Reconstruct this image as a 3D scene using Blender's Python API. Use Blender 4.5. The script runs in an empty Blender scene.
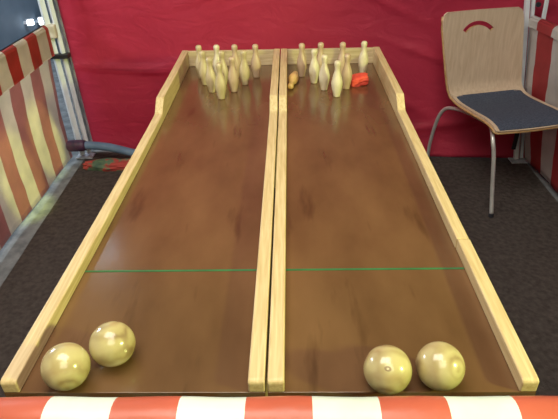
import bpy, bmesh, math, random
from mathutils import Vector, Matrix, noise
random.seed(4)
C = bpy.context.scene.collection
T = 0.70                      # height of the playing surface above the floor
S = bpy.context.scene

# ---------------------------------------------------------------- helpers
def obj(name, bm, mat=None, parent=None, smooth=False, bevel=0):
    me = bpy.data.meshes.new(name)
    bmesh.ops.recalc_face_normals(bm, faces=bm.faces[:])
    bm.to_mesh(me); bm.free()
    o = bpy.data.objects.new(name, me); C.objects.link(o)
    if mat: me.materials.append(mat)
    if parent: o.parent = parent
    if smooth:
        for p in me.polygons: p.use_smooth = True
    if bevel:
        b = o.modifiers.new('bevel', 'BEVEL'); b.width = bevel; b.segments = 2; b.limit_method = 'ANGLE'
    return o
def tag(o, label, cat, group=None, kind=None):
    o['label'] = label; o['category'] = cat
    if group: o['group'] = group
    if kind: o['kind'] = kind
    return o
def thing(name, label, cat, loc=(0, 0, 0), rotz=0, group=None):
    o = bpy.data.objects.new(name, None); C.objects.link(o)
    o.location = loc; o.rotation_euler = (0, 0, rotz); o.empty_display_size = .05
    return tag(o, label, cat, group)
def struct(o):
    o['kind'] = 'structure'; return o
def box(bm, x0, x1, y0, y1, z0, z1):
    v = [bm.verts.new(p) for p in ((x0,y0,z0),(x1,y0,z0),(x1,y1,z0),(x0,y1,z0),(x0,y0,z1),(x1,y0,z1),(x1,y1,z1),(x0,y1,z1))]
    for f in ((0,3,2,1),(4,5,6,7),(0,1,5,4),(1,2,6,5),(2,3,7,6),(3,0,4,7)): bm.faces.new([v[i] for i in f])
    return v
def tube(bm, pts, r, n=14, cap=True, flat=1.0):
    pts = [Vector(p) for p in pts]; rings = []
    rr = r if isinstance(r, (list, tuple)) else [r]*len(pts)
    up = Vector((0, 0, 1))
    for i, p in enumerate(pts):
        t = (pts[min(i+1, len(pts)-1)] - pts[max(i-1, 0)]).normalized()
        a = up - t*up.dot(t)
        if a.length < .1: a = Vector((0, 1, 0)) - t*t.y
        a.normalize(); b = t.cross(a)
        rings.append([bm.verts.new(p + rr[i]*(math.cos(2*math.pi*k/n)*b + flat*math.sin(2*math.pi*k/n)*a)) for k in range(n)])
    for A, B in zip(rings, rings[1:]):
        for k in range(n): bm.faces.new((A[k], A[(k+1) % n], B[(k+1) % n], B[k]))
    if cap: bm.faces.new(rings[0][::-1]); bm.faces.new(rings[-1])
def smoothpath(P, n=8):
    P = [Vector(p) for p in P]; out = []
    for i in range(len(P)-1):
        p0 = P[max(i-1, 0)]; p1 = P[i]; p2 = P[i+1]; p3 = P[min(i+2, len(P)-1)]
        for k in range(n):
            t = k/n
            out.append(.5*((2*p1)+(p2-p0)*t+(2*p0-5*p1+4*p2-p3)*t*t+(3*p1-p0-3*p2+p3)*t**3))
    return out+[P[-1]]
def lathe(bm, prof, n=24):
    rings = []
    for r, z in prof:
        rings.append([bm.verts.new((r*math.cos(2*math.pi*k/n), r*math.sin(2*math.pi*k/n), z)) for k in range(n)])
    for A, B in zip(rings, rings[1:]):
        for k in range(n): bm.faces.new((A[k], A[(k+1) % n], B[(k+1) % n], B[k]))
    bm.faces.new(rings[0][::-1]); bm.faces.new(rings[-1])
def sheet(bm, fn, nu, nv, th=0.0):
    """fn(u,v)->point ; u,v in 0..1"""
    g = [[bm.verts.new(fn(i/nu, j/nv)) for j in range(nv+1)] for i in range(nu+1)]
    for i in range(nu):
        for j in range(nv): bm.faces.new((g[i][j], g[i+1][j], g[i+1][j+1], g[i][j+1]))
    if th:
        bmesh.ops.solidify(bm, geom=bm.faces[:], thickness=th)

# ---------------------------------------------------------------- materials
def mat(name, rough=.5, spec=.5, coat=0, metal=0):
    m = bpy.data.materials.new(name); m.use_nodes = True
    N = m.node_tree.nodes; L = m.node_tree.links; b = N['Principled BSDF']
    b.inputs['Roughness'].default_value = rough
    b.inputs['Specular IOR Level'].default_value = spec
    b.inputs['Coat Weight'].default_value = coat
    b.inputs['Coat Roughness'].default_value = .15
    b.inputs['Metallic'].default_value = metal
    return m, N, L, b
def noisemix(N, L, stops, scale=(1, 1, 1), nscale=5, detail=5, coord='Object', dist=0):
    tc = N.new('ShaderNodeTexCoord'); mp = N.new('ShaderNodeMapping'); mp.inputs['Scale'].default_value = scale
    nz = N.new('ShaderNodeTexNoise'); nz.inputs['Scale'].default_value = nscale; nz.inputs['Detail'].default_value = detail
    nz.inputs['Distortion'].default_value = dist
    cr = N.new('ShaderNodeValToRGB')
    L.new(tc.outputs[coord], mp.inputs[0]); L.new(mp.outputs[0], nz.inputs[0]); L.new(nz.outputs[0], cr.inputs[0])
    e = cr.color_ramp.elements
    e[0].position, e[0].color = stops[0][0], (*stops[0][1], 1)
    e[1].position, e[1].color = stops[-1][0], (*stops[-1][1], 1)
    for p, c in stops[1:-1]:
        x = e.new(p); x.color = (*c, 1)
    return cr, nz, mp
def bump(N, L, b, src, strength=.2, dist=.01):
    bp = N.new('ShaderNodeBump'); bp.inputs['Strength'].default_value = strength; bp.inputs['Distance'].default_value = dist
    L.new(src, bp.inputs['Height']); L.new(bp.outputs[0], b.inputs['Normal'])
def simple(name, c1, c2, rough=.5, nscale=6, scale=(1, 1, 1), bmp=0, coat=0, metal=0, spec=.5, lo=.35, hi=.65, dist=0):
    m, N, L, b = mat(name, rough, spec, coat, metal)
    cr, nz, mp = noisemix(N, L, [(lo, c1), (hi, c2)], scale, nscale, dist=dist)
    L.new(cr.outputs[0], b.inputs['Base Color'])
    if bmp: bump(N, L, b, nz.outputs[0], bmp)
    return m

m_board = simple('brown_hardboard', (.100, .048, .020), (.185, .096, .042), .26, 5, (1, .45, 1), coat=.42, lo=.3, hi=.7, spec=.5)
# dark scuffs running along the boards
_t = m_board.node_tree; _N, _L = _t.nodes, _t.links; _b = _N['Principled BSDF']; _src = _b.inputs['Base Color'].links[0].from_socket
cr, nz, mp = noisemix(_N, _L, [(.60, (1, 1, 1)), (.74, (.50, .46, .42))], (9, 1.6, 1), 1.6, 4)
_m = _N.new('ShaderNodeMix'); _m.data_type = 'RGBA'; _m.blend_type = 'MULTIPLY'; _m.inputs['Factor'].default_value = 1
_L.new(_src, _m.inputs['A']); _L.new(cr.outputs[0], _m.inputs['B']); _L.new(_m.outputs['Result'], _b.inputs['Base Color'])
m_pine = simple('pale_pine_long', (.55, .385, .18), (.74, .575, .32), .5, 9, (14, .8, 14), bmp=.05, lo=.3, hi=.7, dist=.5)
m_pine_x = simple('pale_pine_across', (.50, .38, .20), (.66, .53, .32), .5, 9, (.8, 14, 14), bmp=.05, lo=.3, hi=.7, dist=.5)
m_pine_dark = simple('pine_knot', (.20, .11, .04), (.32, .19, .08), .6, 30)
m_green = simple('green_paint', (.02, .13, .045), (.03, .18, .06), .5, 20)
m_pin_a = simple('turned_wood_olive', (.50, .39, .20), (.66, .54, .32), .42, 10, (6, 6, .8), coat=.2)
m_pin_b = simple('turned_wood_pinkish', (.50, .35, .21), (.63, .46, .30), .42, 10, (6, 6, .8), coat=.2)
m_pin_c = simple('turned_wood_pale', (.64, .54, .34), (.80, .71, .50), .42, 10, (6, 6, .8), coat=.2)
m_pin_d = simple('turned_wood_orange', (.58, .34, .12), (.70, .46, .18), .42, 10, (6, 6, .8), coat=.2)
m_redbag = simple('orange_red_cloth', (.70, .06, .035), (.85, .11, .06), .75, 30, bmp=.3)
m_mat = simple('dark_floor_mat', (.085, .070, .062), (.155, .128, .115), .92, 45, bmp=.6, lo=.3, hi=.7)
m_ground = simple('grey_concrete', (.13, .145, .155), (.24, .26, .27), .9, 14, bmp=.3)
m_hall = simple('blue_grey_wall', (.10, .15, .20), (.19, .25, .31), .7, 2.5, (1, 1, 1), lo=.3, hi=.7)
m_ceil = simple('dark_ceiling', (.05, .05, .05), (.07, .07, .07), .9, 3)
m_white = simple('white_metal', (.70, .74, .78), (.84, .87, .90), .35, 12)
m_greyf = simple('grey_fabric_edge', (.28, .30, .34), (.55, .57, .60), .7, 25, (1, 1, .4))
m_black = simple('black_plastic', (.012, .012, .018), (.03, .03, .04), .5, 20)
m_beige = simple('beige_plastic', (.55, .50, .40), (.68, .62, .50), .5, 20)
m_chrome = simple('satin_chrome', (.62, .62, .60), (.72, .72, .70), .35, 20, metal=.5)
m_ply = simple('birch_plywood', (.58, .44, .30), (.70, .56, .41), .38, 6, (14, 14, .9), coat=.2, lo=.3, hi=.7, dist=.4)
m_plyedge = simple('plywood_edge', (.42, .25, .10), (.55, .36, .17), .5, 40)
m_navy = simple('navy_cloth', (.045, .058, .092), (.075, .092, .132), .9, 120, bmp=.35)
m_blue = simple('blue_tube', (.10, .17, .27), (.16, .25, .37), .35, 8)
m_purple = simple('dark_purple_sleeve', (.035, .02, .05), (.10, .03, .07), .5, 30)

def m_curtain_():
    m, N, L, b = mat('red_vinyl_curtain', .42, .4)
    cr, nz, mp = noisemix(N, L, [(.25, (.62, .042, .095)), (.75, (.78, .072, .135))], (1, 1, 1), 1.6, 5)
    L.new(cr.outputs[0], b.inputs['Base Color'])
    tc = N.new('ShaderNodeTexCoord')
    mp2 = N.new('ShaderNodeMapping'); mp2.inputs['Scale'].default_value = (1, 1, 1.8); L.new(tc.outputs['Object'], mp2.inputs[0])
    n2 = N.new('ShaderNodeTexNoise'); n2.inputs['Scale'].default_value = 5; n2.inputs['Detail'].default_value = 7; n2.inputs['Distortion'].default_value = 1.6
    L.new(mp2.outputs[0], n2.inputs[0])
    bump(N, L, b, n2.outputs[0], .28, .03)
    return m
m_curtain = m_curtain_()

def m_stripe(name, axis, phase, period, red, white, rough=.4, trans=0, wob=.004):
    """red and white stripes, red while frac((coord-phase)/period) < .5"""
    m, N, L, b = mat(name, rough, .5)
    tc = N.new('ShaderNodeTexCoord'); sx = N.new('ShaderNodeSeparateXYZ'); L.new(tc.outputs['Object'], sx.inputs[0])
    nz = N.new('ShaderNodeTexNoise'); nz.inputs['Scale'].default_value = 6; L.new(tc.outputs['Object'], nz.inputs[0])
    def M(op, a, bb=None):
        n = N.new('ShaderNodeMath'); n.operation = op
        for i, v in enumerate((a, bb)):
            if v is None: continue
            if hasattr(v, 'links'): L.new(v, n.inputs[i])
            else: n.inputs[i].default_value = v
        return n.outputs[0]
    w = M('MULTIPLY', M('SUBTRACT', nz.outputs[0], .5), wob*8)
    c = M('ADD', M('SUBTRACT', sx.outputs[axis], phase), w)
    s = M('LESS_THAN', M('FRACT', M('DIVIDE', c, period)), .5)
    n2 = N.new('ShaderNodeTexNoise'); n2.inputs['Scale'].default_value = 9; n2.inputs['Detail'].default_value = 4; L.new(tc.outputs['Object'], n2.inputs[0])
    def var(col):
        r = N.new('ShaderNodeValToRGB'); L.new(n2.outputs[0], r.inputs[0]); e = r.color_ramp.elements
        e[0].position = .3; e[1].position = .7
        e[0].color = (*[k*.88 for k in col], 1); e[1].color = (*[min(1, k*1.08) for k in col], 1)
        return r.outputs[0]
    mx = N.new('ShaderNodeMix'); mx.data_type = 'RGBA'
    L.new(s, mx.inputs['Factor']); L.new(var(white), mx.inputs['A']); L.new(var(red), mx.inputs['B'])
    L.new(mx.outputs['Result'], b.inputs['Base Color'])
    bump(N, L, b, n2.outputs[0], .25, .02)
    if trans:
        out = N['Material Output']; tr = N.new('ShaderNodeBsdfTranslucent'); L.new(mx.outputs['Result'], tr.inputs['Color'])
        ms = N.new('ShaderNodeMixShader'); ms.inputs[0].default_value = trans
        L.new(b.outputs[0], ms.inputs[1]); L.new(tr.outputs[0], ms.inputs[2]); L.new(ms.outputs[0], out.inputs['Surface'])
    return m
m_front = m_stripe('striped_vinyl_front', 0, -.026, .2178, (.56, .12, .07), (.74, .82, .73), .35, 0, .0001)
m_side = m_stripe('striped_vinyl_side', 1, 2.085, .24, (.58, .26, .23), (.82, .72, .60), .42, .3, .003)  # lighter colours stand in for light coming through the single layer
m_side_v = m_stripe('striped_vinyl_valance', 1, 2.085, .24, (.56, .07, .055), (.78, .72, .64), .42, .1, .003)
m_right = m_stripe('striped_vinyl_right', 1, 2.05, .24, (.62, .085, .095), (.82, .79, .77), .42, .15, .004)

# ---------------------------------------------------------------- the hall around the booth
bm = bmesh.new(); box(bm, -2.4, 4.2, -4.0, 5.0, -.08, 0); struct(obj('floor', bm, m_ground))
bm = bmesh.new(); box(bm, -2.5, -2.4, -4.0, 5.0, -.08, 3.3); struct(obj('wall_left', bm, m_hall))
bm = bmesh.new(); box(bm, 4.2, 4.3, -4.0, 5.0, -.08, 3.3); struct(obj('wall_right', bm, m_hall))
bm = bmesh.new(); box(bm, -2.5, 4.3, 5.0, 5.1, -.08, 3.3); struct(obj('wall_back', bm, m_hall))
bm = bmesh.new(); box(bm, -2.5, 4.3, -4.1, -4.0, -.08, 3.3); struct(obj('wall_front', bm, m_hall))
bm = bmesh.new(); box(bm, -2.5, 4.3, -4.1, 5.1, 3.3, 3.4); struct(obj('ceiling', bm, m_ceil))

# dark mat inside the booth
def matpt(u, v):
    y = -.05 + v*2.44
    x0 = -1.262 - .040*max(0, min(1, (y-.9)/1.2)); x1 = 1.50
    x = x0 + u*(x1-x0)
    yy = y - .08*(x/1.3)*v
    z = .006 + .003*noise.noise((x*3, y*3, 0)) 
    return (x, yy, z)
bm = bmesh.new(); sheet(bm, matpt, 60, 50, .004)
tag(obj('floor_mat', bm, m_mat, smooth=True), 'dark brown-grey floor mat spread under the bowling lanes and the chair', 'mat')

# ---------------------------------------------------------------- red curtain
def cy(x): return 2.425 - .082*x
def curtpt(u, v):
    z = .012 + v*2.5
    x = -1.305 - .02*v + u*(2.6+1.305)
    y = cy(x)
    y += .010*noise.noise((x*1.3, z*1.1, 3)) + .008*noise.noise((x*4, z*3, 7))*1.2
    y += .008*math.sin(x*5.2+1.2*math.sin(z*2))*(.4+.6*v)
    for (xc, zc, sl, ln, amp, w) in ((-1.0, .56, -.04, .35, -.030, .022), (-.55, .62, .25, .3, -.016, .03), (1.55, .9, .1, .5, -.014, .03),
                                   (.9, .62, -.35, .25, -.022, .02), (.55, .95, -.5, .3, -.02, .022), (-.2, 1.05, .3, .4, -.014, .03), (1.0, .22, .15, .3, -.025, .03), (.75, .35, -.5, .2, -.018, .03)):
        d = z - zc - sl*(x-xc)
        y += amp*math.exp(-(d/w)**2)*math.exp(-((x-xc)/ln)**2)
    y += max(0, x)*.10*z
    if v < .04: y -= .02*(1-v/.04)
    return (x, y, z)
bm = bmesh.new(); sheet(bm, curtpt, 190, 130, .003)
tag(obj('vinyl_curtain', bm, m_curtain, smooth=True), 'creased red vinyl curtain hanging behind the lanes as back wall of the booth', 'curtain')

# ---------------------------------------------------------------- tent legs
def lerp(a, b, t): return [a[i]+(b[i]-a[i])*t for i in range(3)]
def tent_leg(name, label, a, b, off, w):
    t = thing(name, label, 'tent pole', a)
    d = [b[i]-a[i] for i in range(3)]
    def q(k, o=(0, 0)): return (d[0]*k+o[0], d[1]*k+o[1], d[2]*k+.012)
    def beam(nm, o, r, m, k0=0, k1=1):
        bm = bmesh.new(); tube(bm, [q(k0, o), q(k1, o)], r*1.3, 4); return obj(nm, bm, m, t)
    beam('outer_tube', (0, 0), w, m_white)
    beam('inner_tube', off, w*.75, m_white, .003, .97)
    bm = bmesh.new(); box(bm, -.034, .075, -.036, .036, -.0035, .004)
    for v in bm.verts: v.co.z += .0
    obj('base_plate', bm, m_greyf, t)
    return t, q
a = (-1.328, 2.405, .0095); b = (-1.372, 2.43, 2.4)
lt, q = tent_leg('tent_leg', 'white metal tent leg standing in the back left corner of the booth', a, b, (.046, .006), .0155)
bm = bmesh.new()
def pleat(u, v):
    k = .03 + .45*v
    p = q(k, (.02+.062*u - .02*v*0, .022 - .012*math.sin(u*math.pi*5)))
    return (p[0], p[1] + .004*noise.noise((u*4, v*14, 1)), p[2])
sheet(bm, pleat, 30, 40, .002); obj('folded_edge', bm, m_greyf, lt, smooth=True)
p = q(.272); bm = bmesh.new(); box(bm, p[0]-.032, p[0]+.085, p[1]-.034, p[1]+.02, p[2]-.012, p[2]+.012); obj('clamp', bm, m_black, lt, bevel=.004)
p = q(.335); bm = bmesh.new(); box(bm, p[0]-.028, p[0]+.05, p[1]-.034, p[1]+.018, p[2]-.045, p[2]+.03); obj('bracket', bm, m_beige, lt, bevel=.006)

a = (1.445, 2.262, .0095); b = (1.17, 2.51, 2.4)
rt, q = tent_leg('tent_leg', 'white metal tent leg in the back right corner, behind the chair', a, b, (.032, .0), .0125)
bm = bmesh.new()
p0 = q(.315); p1 = q(.44)
for s in (.082,):
    bm2 = bmesh.new(); box(bm2, -.011, .011, -.006, .006, 0, .55)
    for v in bm2.verts: v.co = Vector((v.co.x + p0[0]+s - (v.co.z)*.05, v.co.y+p0[1]-.012, v.co.z+p0[2]))
    obj('bracket_strip', bm2, m_white, rt, bevel=.003)
p = q(.375, (.052, -.030)); bm.free(); bm = bmesh.new(); tube(bm, [(p[0], p[1], p[2]), (p[0], p[1]+.014, p[2])], .013, 12); obj('bolt', bm, m_black, rt)
p = q(.05, (-.02, -.028)); bm = bmesh.new(); box(bm, p[0]-.012, p[0]+.012, p[1], p[1]+.012, p[2]-.05, p[2]+.10); obj('latch', bm, m_black, rt, bevel=.003)

# ---------------------------------------------------------------- striped panels
def panel(name, label, outer, top, bot, m, y0, y1, ny, th=.003, mv=None, vz=.0, rail=True):
    t = thing(name, label, 'striped panel', (0, 0, 0))
    def f(u, v):
        y = y0+(y1-y0)*u
        A = Vector(bot(y)); B = Vector(top(y)); p = A.lerp(B, v)
        k = math.sin(v*math.pi)
        p.x += outer*((.02 if outer < 0 else -.012)*k + .010*noise.noise((y*3, v*2, 5)) + .006*noise.noise((y*9, v*4, 2)))
        return p
    bm = bmesh.new(); sheet(bm, f, ny, 24, th); obj('vinyl_sheet', bm, m, t, smooth=True)
    bm = bmesh.new(); n = 24
    tube(bm, [Vector(top(y0+(y1-y0)*i/n))+Vector((outer*.016, 0, -.012)) for i in range(n+1)], .013, 10)
    obj('top_rail', bm, m_white, t, smooth=True)
    if mv:
        def g(u, v):
            y = y0+(y1-y0)*u; B = Vector(top(y)); A = Vector(bot(y)).lerp(B, 1-vz)
            # wraps over the rail and hangs on the inside
            if v < .25:
                a = v/.25*math.pi
                return B + Vector((outer*.016 + outer*.019*math.cos(a), 0, -.012+.019*math.sin(a)))
            w = (v-.25)/.75
            p = (B+Vector((0, 0, -.012))).lerp(A, w); p.x -= outer*(.006+.006*w*(1+noise.noise((y*7, 0, 0))))
            return p
        bm = bmesh.new(); sheet(bm, g, ny, 20, .0025); obj('valance', bm, mv, t, smooth=True)
    return t
def sag(y, y0, y1, d): return d*math.sin(math.pi*(y-y0)/(y1-y0))
panel('striped_side_panel', 'pale red and white striped vinyl panel along the left side of the booth', -1,
      lambda y: (-1.335+.012*max(0, y-1.7), y, .85),
      lambda y: (-1.375, y, .03), m_side, -.075, 2.362, 90, mv=m_side_v, vz=.20)
def rtop(y):
    t = max(0, min(1, (2.27-y)/.6))
    return (1.305+.14*t**.7, y, 0.879-.03*t)
panel('striped_side_panel', 'red and white striped vinyl panel at the right, behind the chair', 1,
      rtop, lambda y: (1.49+.03*min(1, (2.2-y)/.25), y, .03), m_right, -.075, 2.235, 90, mv=m_right, vz=.06)

# front: padded bar wrapped in striped vinyl with the panel hanging outside
t = thing('striped_front_counter', 'striped orange-red and white vinyl wrapped bar at the near front edge of the booth', 'counter', (0, -.122, 0))
bm = bmesh.new()
n = 160; xs = [-1.40+2.92*i/n for i in range(n+1)]
tube(bm, [(x, 0, .784+.0012*math.sin(x*31)+.0012*noise.noise((x*9, 0, 0))) for x in xs], .040, 20, flat=.9)
obj('wrapped_bar', bm, m_front, t, smooth=True)
bm = bmesh.new()
sheet(bm, lambda u, v: (-1.40+2.92*u, -.041-.006*noise.noise((u*20, v*2, 0))-.008*math.sin(v*3), .78-.76*v), 120, 20, .003)
obj('vinyl_sheet', bm, m_front, t, smooth=True)

# ---------------------------------------------------------------- blue bar and bundled cloth at the foot of the curtain
t = thing('blue_tube', 'blue tube with dark purple sleeve lying across the foot of the curtain, back left', 'tube', (-1.345, 2.30, 0))
P = smoothpath([(-.015, .02, .125), (.10, .025, .125), (.24, .02, .112), (.42, -.02, .085), (.62, -.03, .055), (.80, -.02, .038)], 8)
bm = bmesh.new(); tube(bm, P, .026, 16); obj('hose', bm, m_blue, t, smooth=True)
bm = bmesh.new(); tube(bm, [(-.022, .02, .125), (-.012, .02, .125), (.075, .025, .125), (.092, .025, .125)], [.030, .037, .037, .030], 16); obj('sleeve', bm, m_purple, t, smooth=True)
def m_bundle_():
    m, N, L, b = mat('mottled_cloth', .8)
    cr, nz, mp = noisemix(N, L, [(.3, (.05, .10, .07)), (.46, (.10, .16, .09)), (.54, (.38, .05, .04)), (.7, (.45, .06, .05))], (1, 1, 1), 14, 2)
    L.new(cr.outputs[0], b.inputs['Base Color']); return m
bm = bmesh.new(); bmesh.ops.create_icosphere(bm, subdivisions=5, radius=1)
for v in bm.verts:
    c = v.co.copy(); k = 1+.22*noise.noise(c*2.3)+.10*noise.noise(c*6)
    v.co = Vector((c.x*.19*k, c.y*.05*k, max(-.018, c.z*.042*k)))
o = obj('bundled_cloth', bm, m_bundle_(), smooth=True); o.location = (-1.07, 2.235, .026)
tag(o, 'red and green mottled cloth bundle on the mat under the blue tube', 'cloth')

# ---------------------------------------------------------------- bowling lanes
L_, H1, H2, YS, W, TH = 2.083, .032, .079, 1.398, .515, .0324
def rail_bm(x0, x1, y0=0, y1=L_, bow=0):
    """side profile swept along the lane; low at the front, high around the pins"""
    st = [(y0, H1-.006), (y0+.004, H1-.001), (y0+.009, H1)] if y0 < .01 else [(y0, H1)]
    y = y0+.05
    while y < min(y1, YS-.08)-.03: st.append((y, H1)); y += .07
    if y1 > YS:
        st += [(YS-.075, H1), (YS-.062, H1+.003), (YS-.012, H2-.006), (YS, H2)]
        y = YS+.07
        while y < y1-.03: st.append((y, H2)); y += .07
        st.append((y1, H2))
    else: st.append((y1, H1))
    bm = bmesh.new(); rings = []
    for y, z in st:
        b = bow*math.sin(math.pi*y/L_)
        rings.append([bm.verts.new(p) for p in ((x0+b, y, 0), (x1+b, y, 0), (x1+b, y, z), (x0+b, y, z))])
    for A, B in zip(rings, rings[1:]):
        for k in range(4): bm.faces.new((A[k], A[(k+1) % 4], B[(k+1) % 4], B[k]))
    bm.faces.new(rings[0]); bm.faces.new(rings[-1][::-1])
    return bm
def lane(x0, x1, label, split):
    t = thing('bowling_lane', label, 'bowling lane', ((x0+x1)/2, 0, T))
    c = (x0+x1)/2; a, b = x0-c, x1-c
    bm = bmesh.new(); box(bm, a, b, 0, L_, -.014, 0); obj('lane_board', bm, m_board, t, bevel=.001)
    rails = [(a, a+TH, split == 'left'), (b-TH, b, split == 'right')]
    for r0, r1, sp in rails:
        if sp and split == 'right':
            obj('side_rail', rail_bm(r0, r1, 0, .452), m_pine, t, bevel=.003)
            obj('side_rail', rail_bm(r0-.0015, r1-.0015, .454, L_), m_pine, t, bevel=.003)
            bm = bmesh.new(); box(bm, r0+.004, r1-.004, .4525, .4535, .001, H1-.002); obj('joint_gap', bm, m_pine_dark, t)
        else:
            obj('side_rail', rail_bm(r0, r1, bow=.012 if sp else 0), m_pine, t, bevel=.003)
    bm = bmesh.new(); box(bm, a+TH+.0005, b-TH-.0005, L_-.022, L_-.001, 0, H2-.002); obj('back_board', bm, m_pine_x, t, bevel=.002)
    bm = bmesh.new(); box(bm, a+TH+.001, b-TH-.001, .367, .3730, .0002, .0010); obj('foul_line', bm, m_green, t)
    for lx in (a+.03, b-.03):
        for ly in (.30, L_-.12):
            bm = bmesh.new(); box(bm, lx-.018, lx+.018, ly-.018, ly+.018, -T+.014, -.0145); obj('leg', bm, m_pine, t, bevel=.003)
    return t
lane(-W, -.0025, 'left long brown bowling lane with pale wooden rails and a full rack of pins', 'left')
lane(.0025, W, 'right long brown bowling lane with pale wooden rails and a fallen pin', 'right')

# ---------------------------------------------------------------- pins
PH = .168
prof = [(.0115, 0), (.0145, .0015), (.0150, .006), (.0185, .025), (.0228, .045), (.0242, .060), (.0238, .072), (.0205, .090), (.0158, .106),
        (.0122, .119), (.0112, .128), (.0118, .136), (.0138, .146), (.0146, .154), (.0136, .161), (.0100, .1660), (.0050, .1678), (.001, .168)]
def pin_mesh(m):
    bm = bmesh.new(); lathe(bm, prof, 28)
    me = bpy.data.meshes.new('bowling_pin'); bmesh.ops.recalc_face_normals(bm, faces=bm.faces[:]); bm.to_mesh(me); bm.free()
    me.materials.append(m)
    for p in me.polygons: p.use_smooth = True
    return me
mp_ = {k: pin_mesh(m) for k, m in dict(a=m_pin_a, b=m_pin_b, c=m_pin_c, d=m_pin_d).items()}
RO = ['second', 'third']
left = [(-.259, 1.580, 'a', 'pale wooden pin standing at the front point of the left rack'),
        (-.313, 1.668, 'a', 'wooden pin at the left of the second row in the left rack'),
        (-.211, 1.668, 'b', 'pinkish wooden pin at the right of the second row in the left rack'),
        (-.358, 1.772, 'a', 'wooden pin at the left end of the third row in the left rack'),
        (-.268, 1.768, 'a', 'wooden pin in the middle of the third row of the left rack, mostly hidden'),
        (-.166, 1.765, 'a', 'olive wooden pin at the right end of the third row in the left rack'),
        (-.390, 1.868, 'a', 'wooden pin at the left end of the back row in the left rack'),
        (-.304, 1.868, 'c', 'pale wooden pin second from left in the back row of the left rack'),
        (-.217, 1.868, 'b', 'wooden pin third from left in the back row of the left rack'),
        (-.117, 1.866, 'b', 'pinkish wooden pin apart at the right end of the back row, left rack')]
right = [(.256, 1.583, 'c', 'pale wooden pin at the front point of the right rack'),
         (.205, 1.672, 'c', 'pale wooden pin second from front, just left behind the front pin of the right rack'),
         (.308, 1.680, 'b', 'tan wooden pin standing directly left of the red beanbag'),
         (.163, 1.768, 'c', 'pale wooden pin at the left of the third row in the right rack'),
         (.107, 1.868, 'b', 'tan wooden pin at the left end of the back row in the right rack'),
         (.198, 1.875, 'b', 'tan wooden pin second from left in the back row of the right rack, mostly hidden'),
         (.303, 1.872, 'b', 'tan wooden pin third from left in the back row of the right rack'),
         (.410, 1.905, 'c', 'pale wooden pin standing apart in the far right corner of the right lane')]
for lst, g in ((left, 'bowling pins on the left lane'), (right, 'bowling pins on the right lane')):
    for x, y, k, lab in lst:
        o = bpy.data.objects.new('bowling_pin', mp_[k]); C.objects.link(o)
        o.location = (x, y, T+.0002); o.scale = (1.03, 1.03, .965 if y < 1.9 else .93); o.rotation_euler[2] = random.uniform(0, 6)
        tag(o, lab, 'bowling pin', g)
o = bpy.data.objects.new('bowling_pin', mp_['d']); C.objects.link(o)
o.location = (.075, 1.832, T+.0255); o.rotation_euler = (math.radians(90+3.0), 0, math.radians(-9))
tag(o, 'orange-toned wooden pin lying fallen beside the centre rail on the right lane', 'bowling pin', 'bowling pins on the right lane')

# ---------------------------------------------------------------- red beanbag
bm = bmesh.new(); bmesh.ops.create_cube(bm, size=2); bmesh.ops.subdivide_edges(bm, edges=bm.edges[:], cuts=12, use_grid_fill=True)
for v in bm.verts:
    c = v.co.copy(); pz = (1-abs(c.x)**5*.25)*(1-abs(c.y)**5*.25)
    k = 1+.10*noise.noise(c*1.9+Vector((4, 1, 2)))+.06*noise.noise(c*4.5)
    v.co = Vector((c.x*.040*k + .008*c.y, c.y*.036*k, max(-.0185, c.z*.0245*pz*k + .004*c.x)))
o = obj('beanbag', bm, m_redbag, smooth=True); o.location = (.374, 1.745, T+.0187); o.rotation_euler[2] = .25
tag(o, 'small crumpled orange-red cloth beanbag lying among the pins on the right lane', 'beanbag')

# ---------------------------------------------------------------- balls
def ballmat(name, c1, c2, c3, ph):
    m, N, L, b = mat(name, .22, .6, .5); b.inputs['Coat Roughness'].default_value = .08
    tc = N.new('ShaderNodeTexCoord'); mp = N.new('ShaderNodeMapping'); mp.inputs['Rotation'].default_value = ph; L.new(tc.outputs['Object'], mp.inputs[0])
    wv = N.new('ShaderNodeTexWave'); wv.wave_type = 'RINGS'; wv.rings_direction = 'Z'; wv.inputs['Scale'].default_value = 16
    wv.inputs['Distortion'].default_value = 5; wv.inputs['Detail'].default_value = 3; wv.inputs['Detail Scale'].default_value = 1.2
    L.new(mp.outputs[0], wv.inputs[0])
    nz = N.new('ShaderNodeTexNoise'); nz.inputs['Scale'].default_value = 14; L.new(mp.outputs[0], nz.inputs[0])
    ad = N.new('ShaderNodeMath'); ad.operation = 'MULTIPLY_ADD'; L.new(wv.outputs['Fac'], ad.inputs[0]); ad.inputs[1].default_value = .3; L.new(nz.outputs[0], ad.inputs[2])
    cr = N.new('ShaderNodeValToRGB'); e = cr.color_ramp.elements
    e[0].position = .35; e[0].color = (*c1, 1); e[1].position = .85; e[1].color = (*c3, 1); x = e.new(.55); x.color = (*c2, 1)
    L.new(ad.outputs[0], cr.inputs[0]); L.new(cr.outputs[0], b.inputs['Base Color'])
    return m
balls = [(-0.3896, 0.0257, 0.0457, (1.2, .3, 0), 'wooden bowling ball nearest the left rail at the front of the left lane'),
         (-0.3148, 0.0830, 0.0457, (.5, .2, 1), 'wooden bowling ball on the left lane, set back to the right of the other'),
         (0.2311, 0.0161, 0.0457, (1.0, -.2, .3), 'wooden bowling ball with knot mark, left one of the pair on the right lane'),
         (0.3319, 0.0241, 0.0457, (2.2, .5, .3), 'wooden bowling ball nearer the right rail on the right lane')]
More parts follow.
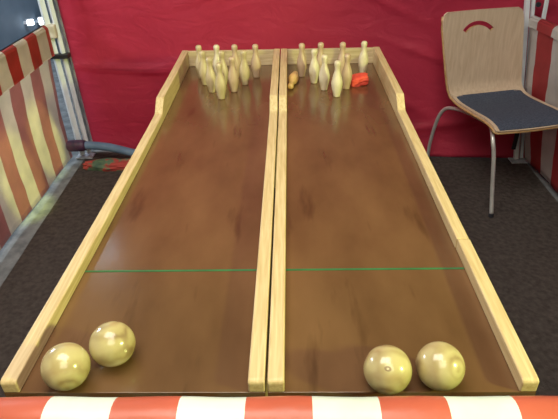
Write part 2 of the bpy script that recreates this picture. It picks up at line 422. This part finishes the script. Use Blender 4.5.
for i, (x, y, r, ph, lab) in enumerate(balls):
    bm = bmesh.new(); bmesh.ops.create_uvsphere(bm, u_segments=64, v_segments=40, radius=r)
    o = obj('bowling_ball', bm, ballmat('ball_wood_%s' % 'abcd'[i], (.26, .17, .08), (.46, .36, .16), (.56, .47, .22), ph), smooth=True)
    o.location = (x, y+.0, T+r+.0002); tag(o, lab, 'ball', 'wooden bowling balls')
    if i == 2:
        # knot mark
        bm = bmesh.new()
        n0 = Vector((-.15, -.62, .77)).normalized(); u = n0.cross(Vector((0, 0, 1))).normalized(); w = n0.cross(u)
        def f(a, k):
            ang = a*2*math.pi; rad = .0025+.0035*k
            d = (n0*r + (u*math.cos(ang)*1.1+w*math.sin(ang)*.8)*rad)
            return d.normalized()*(r+.0003)
        sheet(bm, f, 24, 2); obj('knot', bm, simple('knot_wood', (.30, .21, .10), (.36, .26, .12), .4, 60), o, smooth=True)

# ---------------------------------------------------------------- chair
SH = .105
ang = math.atan2(.225, .974)
chair = thing('shell_chair', 'plywood shell chair with curved handle slot and navy seat pad at right', 'chair', (1.055, 1.715, 0), ang)
def CH(a, b, z): return (a - SH*z - .030*max(0, z-.5)/.4 + .032, b, z)   # a: to the right, b: towards the back
# profile along the shell: (b, z, halfwidth)
pr = smoothpath([(-.020, .434, 0), (.010, .452, 0), (.08, .460, 0), (.20, .452, 0), (.34, .446, 0), (.415, .462, 0), (.455, .51, 0), (.468, .60, 0), (.480, .75, 0), (.492, .925, 0)], 8)
def hw(s):
    if s < .06: return .197+.018*math.sqrt(max(0, s/.06))
    if s < .5: return .213+.004*s/.5
    return .217+.018*(s-.5)/.5
cx = .213
def shell_pt(u, s, off=0):
    i = s*(len(pr)-1); k = min(int(i), len(pr)-2); f = i-k
    p = pr[k].lerp(pr[k+1], f); t = (pr[k+1]-pr[k]).normalized(); nrm = Vector((-t.y, t.x))   # up on the seat, forward on the back
    h = hw(s)
    e = 1-s
    r = .03
    dist = e*.47
    if dist < r: h -= r-math.sqrt(max(0, r*r-(r-dist)**2))
    a = (u*2-1)
    curve = .010*(a*a)*(1 if s > .55 else s/.55)
    bb = p.x + nrm.x*(off) - curve*(1 if s > .55 else 0)*min(1, (s-.55)/.2 if s > .55 else 0)
    zz = p.y + nrm.y*(off) + (.006*a*a if s < .55 else 0)
    return Vector(CH(cx+a*h, bb, zz))
pr2 = []; 
for p in pr: pr2.append(Vector((p.x, p.y+.018*max(0, 1-max(0, p.y-.46)/.4))))
pr = pr2
bm = bmesh.new(); sheet(bm, lambda u, v: shell_pt(u, v, 0), 32, 90)
th = .011
top = list(bm.verts); faces = list(bm.faces)
bmesh.ops.recalc_face_normals(bm, faces=bm.faces[:])
bmesh.ops.solidify(bm, geom=bm.faces[:], thickness=th)
shell = obj('shell', bm, m_ply, chair, smooth=False)
shell.data.materials.append(m_plyedge)
for p in shell.data.polygons: p.use_smooth = True
# handle slot cut through the backrest
bm = bmesh.new()
zc, R, hwid = .770, .104, .0120
n = 24; ring = []
for i in range(n+1):
    a = math.radians(38 + (142-38)*i/n)
    for rr in (R-hwid, R+hwid):
        ring.append((cx-.030+rr*math.cos(a)*.98, zc-.010+(rr*math.sin(a))*.95-.0))
def P3(p, b): return CH(p[0], b, p[1])
fr = [bm.verts.new(P3(p, .40)) for p in ring]; bk = [bm.verts.new(P3(p, .60)) for p in ring]
for i in range(n):
    a0, b0, a1, b1 = 2*i, 2*i+1, 2*i+2, 2*i+3
    bm.faces.new((fr[a0], fr[b0], fr[b1], fr[a1])); bm.faces.new((bk[a0], bk[a1], bk[b1], bk[b0]))
    bm.faces.new((fr[a0], fr[a1], bk[a1], bk[a0])); bm.faces.new((fr[b0], bk[b0], bk[b1], fr[b1]))
bm.faces.new((fr[0], bk[0], bk[1], fr[1])); bm.faces.new((fr[2*n], fr[2*n+1], bk[2*n+1], bk[2*n]))
cut = obj('cutter', bm, m_plyedge, chair)
md = shell.modifiers.new('slot', 'BOOLEAN'); md.operation = 'DIFFERENCE'; md.object = cut; md.solver = 'EXACT'
dg = bpy.context.evaluated_depsgraph_get(); dg.update()
newme = bpy.data.meshes.new_from_object(shell.evaluated_get(dg)); shell.modifiers.remove(md)
shell.data = newme; shell.data.name = 'shell'
bpy.data.objects.remove(cut)
ve = shell.modifiers.new('wn', 'EDGE_SPLIT'); ve.split_angle = math.radians(40)
# edge band material on the rim faces: a thin strip following the left, front and right edges
def strip(name, pts, r, m):
    bm = bmesh.new(); tube(bm, pts, r, 8); return obj(name, bm, m, chair, smooth=True)
edge = [shell_pt(0, s/60*.98, -.0055)+Vector((-.0002, 0, 0)) for s in range(60, -1, -1)]
edge += [shell_pt(u/20, 0, -.0055)+Vector((0, -.0005, 0)) for u in range(1, 21)]
edge += [shell_pt(1, s/60*.98, -.0055) for s in range(1, 61)]
strip('edge_band', edge, .0062, m_plyedge)
# seat pad
def pad(u, v):
    s = .018+.560*v - .035*abs(2*u-1)**3*0
    uu = .025+.95*u
    # rounded corners at the back
    if v > .88: k = (v-.88)/.12; uu = .5+(uu-.5)*(1-.10*k*k)
    e = min(u, 1-u)*16; f = min(v, 1-v)*16
    hgt = .002+.012*min(1, math.sqrt(max(0, min(e, f, 1)*(2-min(e, f, 1)))))
    return shell_pt(uu, s, hgt)
bm = bmesh.new(); sheet(bm, pad, 40, 40); 
bmesh.ops.recalc_face_normals(bm, faces=bm.faces[:]); bmesh.ops.solidify(bm, geom=bm.faces[:], thickness=.004)
obj('seat_pad', bm, m_navy, chair, smooth=True)
# legs: front leg, bend under the seat, rear leg
R_ = .0105
def leg(pts):
    bm = bmesh.new(); tube(bm, smoothpath([CH(*p) for p in pts], 7), R_, 14); o = obj('leg', bm, m_chrome, chair, smooth=True)
    bm = bmesh.new(); f = Vector(CH(*pts[-1])); tube(bm, [(f.x, f.y, .0105), (f.x, f.y, .028)], .0135, 14); obj('foot_cap', bm, m_black, o)
    return o
zf = .0285
for s in (0, 1):
    X = lambda a: (a if s == 0 else 2*cx-a)
    leg([(X(.060), .12, .438), (X(.022), .04, .434), (X(.006), .000, .400), (X(.006), -.020, .33), (X(.0), -.050, .15), (X(-.012), -.085, zf)])
    leg([(X(.060), .13, .438), (X(.035), .30, .434), (X(.012), .42, .415), (X(-.006), .485, .385), (X(-.026), .525, .31), (X(-.045), .565, .15), (X(-.050), .585, zf)])
bm = bmesh.new(); tube(bm, [CH(.060, .125, .440), CH(2*cx-.060, .125, .440)], R_, 12); obj('cross_tube', bm, m_chrome, chair, smooth=True)
bm = bmesh.new(); tube(bm, [CH(.035, .30, .436), CH(2*cx-.035, .30, .436)], R_, 12); obj('cross_tube', bm, m_chrome, chair, smooth=True)

# ---------------------------------------------------------------- floodlights on the far left wall
def emis(name, col, s):
    m = bpy.data.materials.new(name); m.use_nodes = True; N = m.node_tree.nodes; N.remove(N['Principled BSDF'])
    e = N.new('ShaderNodeEmission'); e.inputs[0].default_value = (*col, 1); e.inputs[1].default_value = s
    m.node_tree.links.new(e.outputs[0], N['Material Output'].inputs[0]); return m
m_lamp = emis('lamp_glow', (.85, .93, 1), 12)
def floodlight(x, y, z, w, h, lab):
    t = thing('floodlight', lab, 'lamp', (x, y, z), 0, 'floodlights beyond the left panel')
    rot = Matrix.Rotation(math.radians(-58), 4, 'Z')
    bm = bmesh.new(); box(bm, -.06, -.03, -.012, .012, -.012, .012); obj('mount', bm, m_white, t)
    bm = bmesh.new(); box(bm, -.035, -.002, -w/2-.006, w/2+.006, -h/2-.006, h/2+.006); bm.transform(rot); obj('housing', bm, m_white, t, bevel=.006)
    bm = bmesh.new(); box(bm, -.002, .006, -w/2, w/2, -h/2, h/2); bm.transform(rot); obj('lens', bm, m_lamp, t, bevel=.003)
LAMPS = []

# ---------------------------------------------------------------- lights
def area(name, loc, target, size, power, col, sy=None):
    l = bpy.data.lights.new(name, 'AREA'); l.energy = power; l.size = size; l.color = col
    if sy: l.shape = 'RECTANGLE'; l.size_y = sy
    o = bpy.data.objects.new(name, l); C.objects.link(o); o.location = loc
    o.rotation_euler = (Vector(target)-Vector(loc)).to_track_quat('-Z', 'Y').to_euler(); return o
def spot(name, loc, target, deg, power, col, rad, blend):
    l = bpy.data.lights.new(name, 'SPOT'); l.energy = power; l.color = col; l.spot_size = math.radians(deg); l.spot_blend = blend; l.shadow_soft_size = rad
    o = bpy.data.objects.new(name, l); C.objects.link(o); o.location = loc
    o.rotation_euler = (Vector(target)-Vector(loc)).to_track_quat('-Z', 'Y').to_euler(); return o
spot('lamp_right_front', (2.4, -.75, 1.80), (-1.1, .7, .6), 75, 270, (.86, 1.0, .30), .11, .5)
area('lamp_left_far', (-2.3, 1.9, 1.36), (0, .3, .7), .16, 9, (.88, .95, 1.0))
area('lamp_left_far_second', (-2.3, 1.6, 1.36), (0, .3, .7), .16, 9, (.88, .95, 1.0))
area('ceiling_lamp_front', (.2, -1.3, 2.9), (0, .3, .7), 1.5, 31, (1.0, .96, .78))
area('back_fill_light', (-.3, .4, 3.1), (0, 1.7, .3), 1.8, 85, (1.0, .93, .84))  # added overhead fill that lifts the ambient light in the booth
spot('added_left_panel_spot', (1.0, .9, 3.1), (-1.38, 1.74, .20), 6.5, 900, (.85, 1, .25), .03, .5)  # added spot, makes the yellow-green light patch on the left panel
spot('added_left_panel_spot', (1.0, .9, 3.1), (-1.38, 2.10, .26), 5.5, 900, (.85, 1, .25), .03, .5)  # second added spot, stretches that light patch towards the back
area('hall_fill_light', (-1.5, 3.6, 2.9), (-2.4, 4.0, .5), .8, 60, (.75, .88, 1.0))  # added fill for general ambient, aimed at the left wall

w = bpy.data.worlds.new('world'); S.world = w; w.use_nodes = True
w.node_tree.nodes['Background'].inputs[0].default_value = (.6, .6, .65, 1); w.node_tree.nodes['Background'].inputs[1].default_value = .3

# ---------------------------------------------------------------- camera
f, pitch, yaw, roll = 520.157, .5713, -.0314, -.0281
pos = Vector((.0547, -.653, .8398+T))
F = Vector((math.sin(yaw)*math.cos(pitch), math.cos(yaw)*math.cos(pitch), -math.sin(pitch)))
Rv = Vector((math.cos(yaw), -math.sin(yaw), 0)); U = Rv.cross(F)
R2 = Rv*math.cos(roll)+U*math.sin(roll); U2 = -Rv*math.sin(roll)+U*math.cos(roll)
cam = bpy.data.cameras.new('camera'); co = bpy.data.objects.new('camera', cam); C.objects.link(co)
M = Matrix((R2, U2, -F)).transposed().to_4x4(); M.translation = pos; co.matrix_world = M
cam.sensor_width = 36; cam.sensor_fit = 'HORIZONTAL'; cam.lens = 36*f/558; cam.clip_start = .02
S.camera = co

def at_plane(px, py, axis, val):
    d = F*f + R2*(px-279) - U2*(py-209.5); k = (val-pos[axis])/d[axis]; return pos+d*k
for (px, py, w_, h_, lab) in ((30.5, 22.5, .055, .045, 'small white floodlight on the blue-grey wall, the one further from the tent leg'),
                              (43, 21, .075, .06, 'white floodlight on the blue-grey wall right beside the white tent leg')):
    p = at_plane(px, py, 0, -2.34); floodlight(p.x, p.y, p.z, w_, h_, lab)

vs = S.view_settings; S.display_settings.display_device = 'sRGB'
vs.view_transform = 'Standard'; vs.look = 'None'; vs.gamma = 1; vs.use_curve_mapping = False; vs.exposure = 0.0
